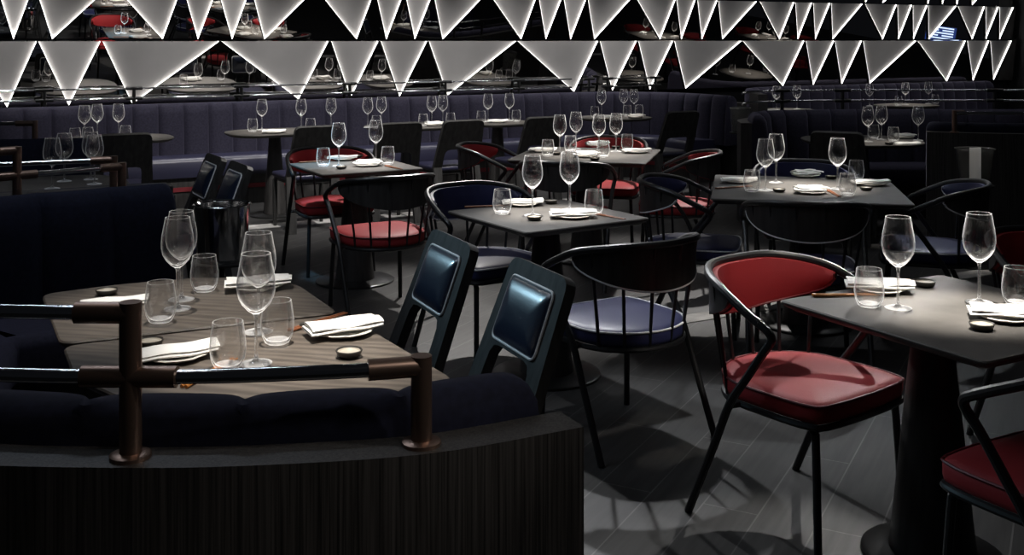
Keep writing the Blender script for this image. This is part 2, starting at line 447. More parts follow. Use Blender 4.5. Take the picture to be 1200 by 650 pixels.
for ri, (row, (z0, hh, drop)) in enumerate(zip((low, clean(up), top), ROWS)):
    bm = B()
    for off in (-.03, 0):
        pass
    sa, sb = s_at(-70), s_at(1189)
    v = [bm.verts.new(wall_pt(s, z0, q, o)) for o in (-.03, 0) for s, q in ((sa, 0), (sb, 0), (sb, hh), (sa, hh))]
    for f in ((3, 2, 1, 0), (4, 5, 6, 7), (0, 1, 5, 4), (1, 2, 6, 5), (2, 3, 7, 6), (3, 0, 4, 7)): bm.faces.new([v[i] for i in f])
    tag(obj('wall_mirror', bm, M['mirror']), 'long smoked mirror strip behind the ' + rownames[ri] + ' of lit triangles', 'mirror')
    for i, (xa, xb, xt) in enumerate(row):
        a, b, t = s_at(xa), s_at(xb), s_at(xt)
        base = room(t, 0)
        th = thing('triangle_panel', f'grey triangle wall panel, {ordinal(i)} from the left of the {rownames[ri]}', 'wall panel',
                   (base.x, base.y, z0), 0, 'lit triangle panels on the mirror wall')
        def P(s, q, off): return wall_pt(s, z0, q, off) - Vector((base.x, base.y, z0))
        h2 = hh-.012
        def prism(c, o0, o1):
            bm = B(); lo = [bm.verts.new(P(*q, o0)) for q in c]; hi = [bm.verts.new(P(*q, o1)) for q in c]; n = len(c)
            bm.faces.new(lo[::-1]); bm.faces.new(hi)
            for k in range(n): bm.faces.new((lo[k], lo[(k+1) % n], hi[(k+1) % n], hi[k]))
            return bm
        obj('panel_face', prism([(a, h2), (t, .006), (b, h2)], .002, .006), M['plaster'], th, 20)
        for e, sg in ((a, 1), (b, -1)):    # light strip standing proud along each slanted side, dark strip added outside to hide its mirror reflection
            w = LEDW*sg; k = 1.0
            obj('lit_edge', prism([(e+.002*sg, h2), (e+.002*sg+w, h2), (t+w*.5, .010), (t, .010)], .006, LEDH), M['led'], th, 20)
            obj('reflection_blocker', prism([(e, h2), (e+.0018*sg, h2), (t-.0001*sg, .008), (t-.0018*sg, .008)], .002, LEDH), M['dark_metal'], th, 20)

# ------------------------------------------------------------------ seating
def face_rz(fx, fy): return atan2(fy, fx)+pi/2

def tub_chair(colour):
    up_m = M['red'] if colour == 'red' else M['navy']; pip = M['dark_piping'] if colour == 'red' else M['piping']
    bk = M['black_metal']
    th = thing('tub_chair', 'chair', 'chair')
    rail_half = [(0, .285, .79), (.13, .265, .79), (.225, .195, .780), (.282, .09, .758), (.300, -.01, .715), (.300, -.075, .684)]
    full = [(-x, y, z) for x, y, z in rail_half[::-1]] + rail_half[1:]
    R = catmull(full, 8)
    bm = B(); tube(bm, R, .0145, 10); obj('top_rail', bm, bk, th)
    for s in (-1, 1):
        bm = B()
        tube(bm, catmull([(s*.300, -.075, .684), (s*.297, -.108, .664), (s*.290, -.112, .638), (s*.284, -.075, .590), (s*.280, -.01, .50), (s*.278, .06, .40),
                          (s*.278, .125, .25), (s*.280, .235, 0)], 6), .0135, 10)
        obj('leg', bm, bk, th)
        bm = B(); tube(bm, catmull([(s*.190, -.16, .395), (s*.205, -.205, .37), (s*.210, -.215, .33), (s*.222, -.232, 0)], 5), .0125, 10)
        obj('leg', bm, bk, th)
    # seat outline: round behind, squarer in front
    out = []
    for k in range(13):
        a = pi*k/12; out.append((.240*cos(a), .03+.215*sin(a)))
    out = [(p[0], p[1]) for p in out] + [(-.243, -.12), (-.232, -.205), (-.195, -.243), (0, -.255), (.195, -.243), (.232, -.205), (.243, -.12)]
    out = ccw([tuple(v) for v in catmull([Vector((*p, 0)) for p in out], 3, True)] and [(v.x, v.y) for v in catmull([Vector((*p, 0)) for p in out], 3, True)])
    bm = B(); tube(bm, [Vector((x, y, .392)) for x, y in inset(out, .004)], .011, 8, True)
    for s in (-1, 1): tube(bm, [(s*.23, .05, .392), (s*.276, .065, .392)], .010, 8)
    obj('seat_ring', bm, bk, th)
    bm = B(); layers(bm, out, [(.02, .398), (.004, .404), (0, .42), (0, .448), (.006, .458), (.03, .466), (.08, .473), (.14, .476)])
    cu = obj('seat_cushion', bm, up_m, th, 60)
    bm = B(); tube(bm, [Vector((x, y, .456)) for x, y in inset(out, -.001)], .0042, 6, True); obj('piping', bm, pip, cu)
    # padded backrest hung inside the rail
    n = len(R); i0, i1 = 14, n-15
    tops, deps = [], []
    for i in range(i0, i1+1):
        u = (i-i0)/(i1-i0); e = sin(pi*u)**.65
        tops.append(R[i]); deps.append(.022+.148*e)
    def wall(bm, o1, o2):
        rings = []
        for p, d in zip(tops, deps):
            c = Vector((p.x, p.y-.02, 0)); nrm = c.normalized() if c.length else Vector((0, 1, 0))
            ring = []
            for off in ((o1, o2)):
                for f in ((0, .25, .5, .75, 1) if off == o1 else (1, .75, .5, .25, 0)):
                    puff = (.012*sin(pi*f) if off == o1 else 0)
                    ring.append(bm.verts.new(Vector((p.x, p.y, p.z-.008-d*f)) - nrm*(off+puff)))
            rings.append(ring)
        for a, b in zip(rings, rings[1:]):
            K = len(a)
            for k in range(K): bm.faces.new((a[k], a[(k+1) % K], b[(k+1) % K], b[k]))
        bm.faces.new(rings[0][::-1]); bm.faces.new(rings[-1])
    bm = B(); wall(bm, .030, .012); bp = obj('backrest', bm, up_m, th, 60)
    def edge(o, f):
        r = []
        for p, d in zip(tops, deps):
            nrm = Vector((p.x, p.y-.02, 0)).normalized(); r.append(Vector((p.x, p.y, p.z-.008-d*f))-nrm*o)
        return r
    bm = B(); loop = edge(.030, .14)[::-1] + edge(.030, 1.0); tube(bm, loop, .0038, 6, True); obj('piping', bm, pip, bp)
    bm = B(); wall(bm, .011, .003); sh = obj('back_shell', bm, M['black_wood'], th, 60)
    if colour != 'red':
        bm = B(); tube(bm, edge(.005, 1.0), .0042, 6); obj('piping', bm, pip, sh)
    # spindles from the rail to the seat ring
    for a in (-62, -37, -12.5, 12.5, 37, 62):
        t = radians(a)
        j = min(range(n), key=lambda i: abs(atan2(R[i].x, R[i].y)-t))
        bm = B(); x, y = .235*sin(t), .03+.208*cos(t)
        tube(bm, [R[j]-Vector((0, 0, .005)), Vector((x, y, .395))], .0068, 8); obj('spindle', bm, bk, th)
    return th
tubs = Kind(tub_chair)

def panel_chair(key):
    bw = M['chair_wood']; th = thing('panel_chair', 'chair', 'chair')
    tan = math.tan(radians(21))
    def lean(x, z, d=0):
        y = .20 + (z-.45)*tan if z > .45 else .20 + (.45-z)*.16
        return Vector((x, y-d, z))
    bm = B(); grid = {}
    def v(x, z):
        k = (round(x, 4), round(z, 4))
        if k not in grid: grid[k] = bm.verts.new(lean(x, z))
        return grid[k]
    zs = [.0, .15, .30, .45, .53, .575, .597, .603]
    inner = [.158, .152, .147, .142, .139, .134, .118, .09]; outer = [.232, .229, .226, .221, .215, .211, .209, .2085]
    for s in (-1, 1):
        for i in range(7):
            q = (v(s*outer[i], zs[i]), v(s*inner[i], zs[i]), v(s*inner[i+1], zs[i+1]), v(s*outer[i+1], zs[i+1])); bm.faces.new(q)
    zz = [.603, .610, .68, .76, .82, .838, .848, .853]; ow = [.2085, .208, .203, .197, .192, .184, .170, .145]
    row = lambda i: [-ow[i], -.09, .09, ow[i]]
    bm.faces.new((v(-.09, .603), v(.09, .603), v(.09, .61), v(-.09, .61)))
    for s in (-1, 1): bm.faces.new((v(s*.2085, .603), v(s*.09, .603), v(s*.09, .61), v(s*.208, .61)))
    for i in range(1, len(zz)-1):
        a, b = row(i), row(i+1)
        for k in range(3): bm.faces.new((v(a[k], zz[i]), v(a[k+1], zz[i]), v(b[k+1], zz[i+1]), v(b[k], zz[i+1])))
    bmesh.ops.recalc_face_normals(bm, faces=bm.faces)
    if bm.faces[0].normal.y < 0: bmesh.ops.reverse_faces(bm, faces=bm.faces)
    bmesh.ops.solidify(bm, geom=bm.faces[:], thickness=.034)
    obj('backrest', bm, bw, th, 30)
    ins = round_poly([(-.146, .632), (.146, .632), (.140, .815), (-.140, .815)], .022, 4)
    def onb(x, z, d): return lean(x, z, d)
    bm = B(); layers(bm, ins, [(0, .030), (0, .040), (.012, .050), (.035, .058), (.070, .062)], lambda x, z, d: onb(x, z, d))
    pad = obj('back_pad', bm, M['steel_blue'], th, 60)
    bm = B(); tube(bm, [onb(x, z, .040) for x, z in inset(ins, -.002)], .0042, 6, True); obj('piping', bm, M['piping'], pad)
    seat = round_poly([(-.205, .20), (.205, .20), (.220, -.225), (-.220, -.225)], [.02, .02, .05, .05], 4)
    bm = B(); layers(bm, seat, [(.02, .385), (.012, .39), (.012, .415)]); obj('seat_frame', bm, bw, th)
    bm = B(); layers(bm, seat, [(.008, .415), (0, .42), (0, .445), (.008, .455), (.04, .463), (.09, .466)]); cu = obj('seat_cushion', bm, M['bench'], th, 60)
    for s in (-1, 1):
        bm = B(); layers(bm, round_poly([(s*.20-.017, -.21), (s*.20+.017, -.21), (s*.20+.017, -.176), (s*.20-.017, -.176)], .006, 2), [(.005, 0), (0, .15), (0, .39)])
        obj('leg', bm, bw, th)
    return th
panels = Kind(panel_chair)

def tub(px, py, f, colour, label, group, key=None):
    return tubs.put(colour, (px, py, 0), face_rz(*f), label, group)
def panel(px, py, f, label, group):
    return panels.put('a', (px, py, 0), face_rz(*f), label, group)

GT = 'tubular armchairs round the tables'; GP = 'panel backed side chairs'
tub(.945, 3.493, (.61, -.79), 'red', 'red leather tub chair at the far side of the front right table', GT)
tub(1.43, 2.69, (-.5, .87), 'red', 'red leather tub chair cut off by the bottom right corner', GT)
tub(2.12, 4.02, (.2, -.98), 'red', 'red tub chair of which only the back shows at the right border', GT)
tub(.43, 4.22, (-.55, .835), 'navy', 'navy tub chair with white piping in front of the middle table, seen from behind', GT)
tub(-.13, 5.38, (.6, -.8), 'navy', 'navy tub chair behind the middle table, beside the red chairs', GT)
tub(.98, 5.78, (.97, -.25), 'navy', 'navy tub chair at the left side of the right-hand large table', GT)
tub(2.23, 5.68, (-.93, .36), 'navy', 'navy tub chair with arms turned left beside the right-hand large table', GT)
tub(1.43, 5.20, (.18, .98), 'navy', 'dark tub chair with piping in front of the right-hand large table', GT)
tub(1.76, 6.42, (-.18, -.98), 'navy', 'dark tub chair at the far side of the right-hand large table', GT)
tub(1.12, 7.20, (-.97, .2), 'red', 'red tub chair at the right side of the rear large table', GT)
tub(-.10, 7.66, (.97, -.2), 'red', 'red tub chair at the left side of the rear large table', GT)
tub(.72, 8.08, (-.24, -.97), 'red', 'red tub chair at the far side of the rear large table', GT)
tub(.35, 6.82, (.24, .97), 'red', 'dark red tub chair in front of the rear large table, seen from behind', GT)
tub(-.75, 6.12, (-.5, .866), 'red', 'red tub chair in front of the small two-seat table, seen from behind', GT)
tub(-1.225, 7.255, (.42, -.91), 'red', 'red tub chair behind the small two-seat table', GT)

panel(-.505, 3.59, (-.91, -.42), 'black panel chair with blue back pad at the booth table, farther of two', GP)
panel(-.210, 3.09, (-.91, -.42), 'black panel chair with blue back pad at the booth table, nearer of two', GP)
panel(-2.05, 6.18, (-.87, -.49), 'black panel chair behind the ice bucket, farther of two', GP)
panel(-1.80, 5.78, (-.87, -.49), 'black panel chair right behind the ice bucket, nearer of two', GP)
wf = (-.48, .877)
for px, lab in ((138, 'black panel chair seen from behind at the far left bench table'),
                (358, 'black panel chair seen from behind, second from the left along the bench'),
                (452, 'black panel chair seen from behind, third from the left along the bench'),
                (524, 'black panel chair seen from behind, fourth from the left along the bench'),
                (617, 'black panel chair seen from behind, fifth from the left along the bench'),
                (776, 'black panel chair lit from behind near the curved end of the bench')):
    p = on_row(px, 2.22); panel(p.x, p.y, wf, lab, GP)
panel(2.58, 8.28, (.45, .89), 'black panel chair seen from behind at the round booth table', GP)

# ------------------------------------------------------------------ fluted banquettes and booths
# booth in front: C-shaped, its dark wood shell towards the camera
near_path = [(.13, 1.93), (-.125, 1.81), (-.38, 1.76), (-.645, 1.745), (-1.0, 1.78), (-1.45, 1.95), (-1.9, 2.35), (-2.18, 2.9), (-2.36, 3.4)]
far_path = [(-2.36, 3.4), (-2.45, 3.9), (-2.32, 4.28), (-2.05, 4.50), (-1.80, 4.69), (-1.57, 4.87)]
bpath = near_path + far_path[1:]
bpath = [Vector(p) for p in bpath]
SH = [(0, 0, 0), (0, .85, 0), (.09, .85, 0), (.09, 0, 0)]
BK = [(.09, .40, 0), (.09, .86, 0), (.10, .895, 0), (.125, .915, .4), (.165, .918, .7), (.20, .90, 1), (.225, .86, 1), (.24, .75, 1), (.25, .58, 1), (.25, .40, 1)]
ST = [(.20, .30, 0), (.20, .445, 0), (.60, .46, 0), (.64, .45, 0), (.655, .42, 0), (.65, .30, 0)]
BS = [(.18, 0, 0), (.18, .30, 0), (.60, .30, 0), (.60, 0, 0)]
th = thing('dining_booth', 'curved dark booth in the foreground with navy velvet back and dark wood shell', 'booth')
bm = B(); sweep(bm, bpath, -1, SH, .05); obj('shell', bm, M['panel_wood'], th)
bm = B(); sweep(bm, bpath, -1, BK, .0145, .29, .055, .006, .995, .05); obj('backrest', bm, M['velvet_dark'], th, 60)
bm = B(); sweep(bm, bpath, -1, ST, .05, 0, 0, .03, .97); obj('seat_cushion', bm, M['velvet'], th, 60)
bm = B(); sweep(bm, bpath, -1, BS, .05, 0, 0, .03, .97); obj('base', bm, M['black_wood'], th)

# rear bench along the mirror wall with its curved right end
rp = [room(s, t) for s, t in ((-7.5, .16), (-5, .16), (-3, .16), (-1, .16), (.6, .18), (1.15, .30), (1.58, .62), (1.80, 1.05), (1.84, 1.75))]
BK2 = [(.0, .40, 0), (.0, .90, 0), (.02, .932, 0), (.06, .94, .2), (.10, .935, .6), (.135, .91, 1), (.15, .84, 1), (.17, .62, 1), (.18, .40, 1)]
ST2 = [(.10, .28, 0), (.10, .45, 0), (.52, .465, 0), (.56, .455, 0), (.58, .42, 0), (.57, .28, 0)]
BS2 = [(.10, 0, 0), (.10, .28, 0), (.53, .28, 0), (.53, 0, 0)]
th = thing('wall_banquette', 'long navy fluted bench along the mirror wall with curved right end', 'bench')
bm = B(); sweep(bm, rp, -1, BK2, .0117, .235, .060, 0, 1, .06); obj('backrest', bm, M['velvet'], th, 60)
bm = B(); sweep(bm, rp, -1, ST2, .05, 0, 0, 0, .985); obj('seat_cushion', bm, M['bench'], th, 60)
bm = B(); sweep(bm, rp, -1, BS2, .05, 0, 0, 0, .985); obj('base', bm, M['black_wood'], th)
bm = B(); sweep(bm, rp, -1, [(.535, .15, 0), (.535, .19, 0), (.545, .19, 0), (.545, .15, 0)], .05, 0, 0, 0, .985); obj('red_trim', bm, M['red_base'], th)
bm = B(); sweep(bm, rp, -1, [(-.14, 0, 0), (-.14, .86, 0), (0, .86, 0), (0, 0, 0)], .05); obj('ledge', bm, M['black_wood'], th)
# second bench further right
rp2 = [room(s, t) for s, t in ((2.95, .95), (3.05, .5), (3.4, .22), (4.2, .16), (6, .16), (8.0, .16))]
th = thing('wall_banquette', 'darker fluted bench beyond the rails at the right end of the mirror wall', 'bench')
bm = B(); sweep(bm, rp2, -1, BK2, .0117, .235, .060, 0, 1, .06); obj('backrest', bm, M['velvet'], th, 60)
bm = B(); sweep(bm, rp2, -1, ST2, .05); obj('seat_cushion', bm, M['bench'], th, 60)
bm = B(); sweep(bm, rp2, -1, BS2, .05); obj('base', bm, M['black_wood'], th)
# booth on the right behind the large table
b2 = [Vector(p) for p in ((1.92, 8.95), (1.98, 9.35), (2.22, 9.66), (2.7, 9.83), (3.3, 9.87), (4.0, 9.87), (5.2, 9.87))]
th = thing('dining_booth', 'fluted dark booth behind the right-hand large table, under the chrome rails', 'booth')
bm = B(); sweep(bm, b2, -1, SH, .05); obj('shell', bm, M['black_wood'], th)
bm = B(); sweep(bm, b2, -1, BK, .0125, .25, .060, .0, 1, .06); obj('backrest', bm, M['velvet'], th, 60)
bm = B(); sweep(bm, b2, -1, ST, .05, 0, 0, .06, 1); obj('seat_cushion', bm, M['velvet'], th, 60)
bm = B(); sweep(bm, b2, -1, BS, .05, 0, 0, .06, 1); obj('base', bm, M['black_wood'], th)
b3 = [Vector(p) for p in ((3.15, 8.10), (3.6, 7.95), (4.2, 7.90), (5.2, 7.95))]
th = thing('dining_booth', 'black booth back with velvet top at the right border behind the napkin bucket', 'booth')
bm = B(); sweep(bm, b3, 1, SH, .05); obj('shell', bm, M['panel_wood'], th)
bm = B(); sweep(bm, b3, 1, BK, .0145, .29, .055, .0, 1, .05); obj('backrest', bm, M['velvet_dark'], th, 60)
# booth at the left border, far side
b4 = [Vector(p) for p in ((-2.75, 7.05), (-3.2, 6.95), (-3.8, 6.9), (-4.6, 6.9))]
th = thing('dining_booth', 'dark booth back under a rail at the left border, near the bench', 'booth')
bm = B(); sweep(bm, b4, 1, SH, .05); obj('shell', bm, M['black_wood'], th)
bm = B(); sweep(bm, b4, 1, BK, .0145, .29, .055, .0, 1, .05); obj('backrest', bm, M['velvet_dark'], th, 60)
# low partition between the bench end and the booth
bm = B(); layers(bm, [(2.56, 11.50), (2.66, 11.50), (2.66, 11.1), (2.56, 11.1)][::-1], [(0, 0), (0, .98)])
tag(obj('divider_panel', bm, M['black_wood']), 'narrow black divider beside the curved bench end', 'partition')

# ------------------------------------------------------------------ rails
def rail(label, runs, posts, group='chrome and bronze rails on the booths', r=.0125, rs=.0185, dark=None):
    """runs: lists of (x, y, z) chrome tubes; posts: (x, y, z0, z1, [(direction, length)...] sleeves at given heights)"""
    dk = dark or M['bronze']
    p0 = posts[0]; base = Vector((p0[0], p0[1], p0[2]))
    th = thing('rail', label, 'rail', tuple(base), 0, group)
    for run in runs:
        bm = B(); tube(bm, [Vector(q)-base for q in run], r, 12); obj('tube', bm, M['chrome'], th)
    for x, y, z0, z1, sl in posts:
        bm = B(); o = Vector((x, y, 0))-base; o.z = -base.z
        tube(bm, [o+Vector((0, 0, z0)), o+Vector((0, 0, z1))], rs, 14)
        po = obj('post', bm, dk, th)
        bm = B(); lathe(bm, [(0, 0), (.034, 0), (.034, .006), (.028, .009), (0, .009)], 20, off=o+Vector((0, 0, z0))); obj('flange', bm, dk, po)
        for z, a, b in sl:
            bm = B(); tube(bm, [o+Vector((*a, z)), o+Vector((*b, z))], rs, 12); obj('sleeve', bm, dk, po)
    return th
lp = offset_path(bpath, .045, -1)
LPL = arclen(lp)
def lp_at_px(px): return min(range(len(lp)), key=lambda i: abs(600+lp[i].x*F/lp[i].y-px) + (100 if lp[i].y > 3 else 0))
i1, i2 = lp_at_px(153), lp_at_px(508)
Z1, Z2 = 1.092, .985
def seg(ia, ib, z, cut0=.0, cut1=.0):
    out = []
    for i in range(min(ia, ib), max(ia, ib)+1): out.append((lp[i].x, lp[i].y, z))
    return out
iL = min(i1+34, len(lp)-1)
P1, P2 = lp[i1], lp[i2]
t1 = (lp[i1+2]-lp[i1-2]).normalized(); t2 = (lp[i2]-lp[i2+2]).normalized()*-1
rail('bronze and chrome double rail on the foreground booth ledge', [seg(i2, i1, Z2), seg(i1, iL, Z2), seg(i1, iL, Z1)],
     [(P1.x, P1.y, .85, Z1+.0185, [(Z1, -t1*.0, t1*.092), (Z2, -t1*.078, t1*.082)]), (P2.x, P2.y, .85, Z2+.0185, [(Z2, t2*0, t2*.092)])])
# rails of the left booth
a0, a1 = Vector((-2.06, 4.44)), Vector((-1.74, 4.76)); d = (a1-a0).normalized()
rail('bronze post rail at the left border above the navy booth back', [[(*(a0), .985), (*a1, .985)], [(*(a0-d*.8), 1.09), (*a0, 1.09)], [(*(a0-d*.8), .985), (*a0, .985)]],
     [(a0.x, a0.y, .85, 1.105, [(1.09, -d*.09, d*0), (.985, -d*.09, d*.08)]), (a1.x, a1.y, .85, 1.003, [(.985, -d*.10, d*0)])])
c0, c1 = Vector((-2.42, 4.75)), Vector((-1.86, 4.98)); d = (c1-c0).normalized()
th = rail('second bronze rail behind the left border rail, under the glasses', [[(*c0, .99), (*c1, .99)]],
     [(c1.x, c1.y, .85, 1.008, [(.99, -d*.10, d*0)]), (c0.x, c0.y, .85, 1.008, [(.99, d*0, d*.08)])])
# the second booth back these rails stand on
b5 = [Vector(p) for p in ((-1.62, 5.10), (-2.0, 4.88), (-2.4, 4.66), (-2.75, 4.4))]
th = thing('dining_booth', 'black booth back behind the foreground booth, carrying the left rails', 'booth')
bm = B(); sweep(bm, b5, -1, [(0, 0, 0), (0, .85, 0), (.16, .85, 0), (.16, 0, 0)], .05); obj('shell', bm, M['black_wood'], th)
bm = B(); sweep(bm, b5, -1, [(.16, .40, 0), (.16, .80, 0), (.19, .84, 0), (.26, .84, .6), (.30, .80, 1), (.32, .40, 1)], .02, .29, .02, .02, .98); obj('backrest', bm, M['velvet_dark'], th, 60)
e0, e1 = Vector((-3.45, 6.98)), Vector((-3.14, 7.02)); d = (e1-e0).normalized()
rail('short bronze rail on the far left booth back near the bench', [[(*(e0-d*.5), 1.0), (*e1, 1.0)]], [(e1.x, e1.y, .85, 1.018, [(1.0, -d*.12, d*0)])])
# rail along the ledge behind the rear bench
def long_rail(label, pts, posts, dark, group=None):
    th = rail(label, [[(*p, 1.085) for p in pts], [(*p, .99) for p in pts]],
              [(p.x, p.y, .86, 1.095, [(1.085, -d*.075, d*.075), (.99, -d*.075, d*.075)]) for p, d in posts], r=.010, rs=.017, dark=dark)
    return th
tz = .09
rpx = [52, 157, 283, 410, 522, 608, 690]
pts = [room(s, tz) for s in (-6.2, -4, -2, 0, .75)]
long_rail('chrome rail with black sleeves behind the rear bench top', pts, [(on_row(x, tz), WD) for x in rpx], M['dark_metal'])
pts2 = [on_row(x, tz) for x in (700, 760, 800, 835)]
b2o = offset_path(b2, .045, -1)
q2 = b2o[6:]
def near_px(P, px): return min(range(len(P)), key=lambda i: abs(600+P[i].x*F/P[i].y-px))
pp = []
for x in (914, 988, 1166):
    i = near_px(q2, x); dd = (q2[min(i+1, len(q2)-1)]-q2[max(0, i-1)]).normalized(); pp.append((q2[i], dd))
long_rail('long chrome double rail on the fluted booth at the right', q2, [(p, d) for p, d in pp], M['dark_metal'])
pts3 = [on_row(x, .12) for x in (705, 740, 775)]
long_rail('short chrome rail stretch behind the curved bench end', pts3, [(on_row(x, .12), WD) for x in (712, 768)], M['dark_metal'])
f0, f1 = Vector((3.34, 8.02)), Vector((3.95, 7.95)); d = (f1-f0).normalized()
rail('thin bronze and chrome rail on the black booth back at the right border', [[(*f0, 1.0), (*(f1+d*.6), 1.0)]], [(f0.x, f0.y+.03, .85, 1.018, [(1.0, d*0, d*.07)])])

# ------------------------------------------------------------------ tables
def slab_top(poly, m, name, parent, z1=.74, thick=.030):
    bm = B(); layers(bm, poly, [(.030, z1-thick), (.010, z1-thick*.62), (0, z1-thick*.30), (0, z1-.004), (.004, z1)])
    return obj(name, bm, m, parent, 25)
def pedestal(th, r0=.055, r1=.125, rb=.25, o=(0, 0, 0)):
    bm = B(); lathe(bm, [(0, .02), (r1, .02), (r1*.93, .10), (r0, .70), (r0+.05, .712), (0, .712)], 28, off=o); obj('pedestal', bm, M['black_wood'], th)
    bm = B(); lathe(bm, [(0, 0), (rb, 0), (rb, .010), (rb-.012, .016), (0, .022)], 40, off=o); obj('base', bm, M['dark_metal'], th)
def square_table(x, y, deg, size, label, r0=.055, r1=.125, rb=.25, o=(0, 0, 0)):
    th = thing('dining_table', label, 'table', (x, y, 0), radians(deg), 'pedestal dining tables')
    h = size/2; slab_top(round_poly([(-h, -h), (h, -h), (h, h), (-h, h)], .022, 4), M['table'], 'tabletop', th); pedestal(th, r0, r1, rb, o)
    return th
TB = {}
square_table(1.335, 3.18, 29, .74, 'square charcoal pedestal table at the front right beside the red chair', rb=.205, o=(-.047, .060, 0))
square_table(.16, 4.95, 33, .68, 'small square charcoal table in the middle of the room')
square_table(-1.01, 6.86, 28.5, .67, 'small square table between two red chairs')
square_table(.53, 7.54, -14, .94, 'large square table in the middle rear, set for four')
square_table(1.60, 5.82, -12, .99, 'large square table at the right, set for four')
def race_table(p, rz, w, d, label, m=None):
    th = thing('bench_table', label, 'table', (p.x, p.y, 0), rz, 'tables along the benches')
    slab_top(round_poly([(-w/2, -d/2), (w/2, -d/2), (w/2, d/2), (-w/2, d/2)], min(w, d)*.46, 8), m or M['table'], 'tabletop', th); pedestal(th, .05, .10, .22)
ROWT = 1.48
for px, w, lab in ((140, .85, 'dark oval table at the far left of the bench'), (322, .85, 'dark oval table, second from the left along the bench'),
                (478, .80, 'dark oval table, third from the left along the bench'), (583, .66, 'dark oval table, fourth from the left along the bench'),
                (720, .75, 'dark oval table at the curved end of the bench'), (922, .70, 'dark table beyond the rails at the right bench, left one'),
                (1062, .75, 'dark table beyond the rails at the right bench, right one')):
    race_table(on_row(px, ROWT), GRID, w, .66, lab)
race_table(Vector((2.83, 8.64)), 0, .92, .90, 'round dark table in the fluted booth at the right')
race_table(Vector((-2.62, 5.95)), GRID, .9, .8, 'dark table hidden behind the left rails, with wine glasses')
# booth table of two halves
def booth_half(poly, rad, label, foot):
    th = thing('booth_table', label, 'table', (foot[0], foot[1], 0))
    p = [(x-foot[0], y-foot[1]) for x, y in ccw(poly)]
    slab_top(round_poly(p, rad, 5), M['oak_table'], 'tabletop', th); pedestal(th, .05, .11, .22)
booth_half([(-1.205, 2.845), (-.515, 3.175), (-.70, 3.52), (-.82, 3.63), (-1.06, 3.64), (-1.30, 3.54), (-1.50, 3.40)], .05,
           'brown-grey oak booth table, rear half with the bread plates', (-1.0, 3.3))
booth_half([(-1.19, 2.825), (-.495, 3.155), (-.135, 2.545), (-.20, 2.47), (-.40, 2.40), (-.66, 2.365), (-.88, 2.41), (-1.05, 2.56)], .045,
           'brown-grey oak booth table, front half behind the bronze rail', (-.68, 2.75))

# ------------------------------------------------------------------ tableware
def wine_glass(_):
    o = thing('wine_glass', 'glass', 'wine glass')
    bm = B()
    lathe(bm, [(0, 0), (.038, 0), (.040, .0015), (.030, .0045), (.012, .0075), (.0052, .014), (.0040, .030), (.0038, .105), (.0050, .118), (.0085, .125), (0, .1262)], 28)
    obj('stem', bm, M['solid_glass'], o, 50)
    ow = [(.0085, .125), (.020, .133), (.034, .148), (.0435, .165), (.0478, .185), (.0482, .200), (.0458, .222), (.0405, .250), (.0362, .275)]
    iw = [(.0350, .275), (.0393, .250), (.0447, .222), (.0470, .200), (.0466, .185), (.0422, .166), (.0325, .150), (.018, .136), (0, .1295)]
    bm = B(); lathe(bm, [(0, .1252)]+ow+iw, 32); bo = obj('bowl', bm, M['glass'], o, 50)
    bm = B(); tube(bm, [(.0356*cos(2*pi*k/32), .0356*sin(2*pi*k/32), .275) for k in range(32)], .0009, 6, True); obj('rim', bm, M['solid_glass'], bo, 60)
    return o
def tumbler(_):
    bm = B()
    ow = [(0, 0), (.026, 0), (.032, .004), (.0405, .022), (.0445, .045), (.0440, .062), (.0405, .090), (.0370, .114)]
    iw = [(.0358, .114), (.0392, .090), (.0427, .062), (.0432, .045), (.0390, .024), (.028, .010), (0, .008)]
    lathe(bm, ow+iw, 32)
    o = thing('tumbler', 't', 'tumbler'); wl = obj('wall', bm, M['glass'], o, 50)
    bm = B(); tube(bm, [(.0364*cos(2*pi*k/32), .0364*sin(2*pi*k/32), .114) for k in range(32)], .0009, 6, True); obj('rim', bm, M['solid_glass'], o, 60)
    bm = B(); lathe(bm, [(0, .0082), (.026, .0088), (.030, .011), (.024, .0125), (0, .0118)], 28); obj('thick_foot', bm, M['solid_glass'], o, 60)
    return o
def napkin(key):
    bm = B(); rnd = random.Random(hash(key) & 3)
    def fold(x0, x1, y0, y1, z, th, skew, tilt):
        n = 8; rows = []
        for i in range(n+1):
            u = i/n; x = x0+(x1-x0)*u; w = .0018*sin(u*9+skew*40)
            rows.append([(x+skew*(y-(y0+y1)/2), y+.002*sin(u*7+skew*9), z+tilt*(y-y0)+zz+w) for y, zz in
                         ((y0, 0), (y0-.002, th*.5), (y0+.004, th), ((y0+y1)/2, th*1.12), (y1-.004, th), (y1+.002, th*.5), (y1, 0))])
        vs = [[bm.verts.new(p) for p in r] for r in rows]
        K = 7
        for a, b in zip(vs, vs[1:]):
            for k in range(K): bm.faces.new((a[k], a[(k+1) % K], b[(k+1) % K], b[k]))
        bm.faces.new(vs[0][::-1]); bm.faces.new(vs[-1])
    if key == 'long':
        fold(-.105, .105, -.050, .050, .003, .007, .10, 0); fold(-.100, .108, -.044, .012, .0105, .007, .16, .02); fold(-.096, .104, .002, .046, .0115, .007, .05, .0)
    elif key == 'flat':
        fold(-.10, .10, -.055, .055, .0005, .007, .12, 0); fold(-.094, .102, -.050, .022, .0085, .006, .12, .01)
    else:
        fold(-.085, .085, -.045, .045, .003, .008, .2, 0); fold(-.075, .088, -.035, .020, .011, .008, -.3, .02); fold(-.06, .07, -.01, .04, .018, .007, .35, -.02)
    return tag(obj('napkin', bm, M['linen'], None, 50), 'n', 'napkin')
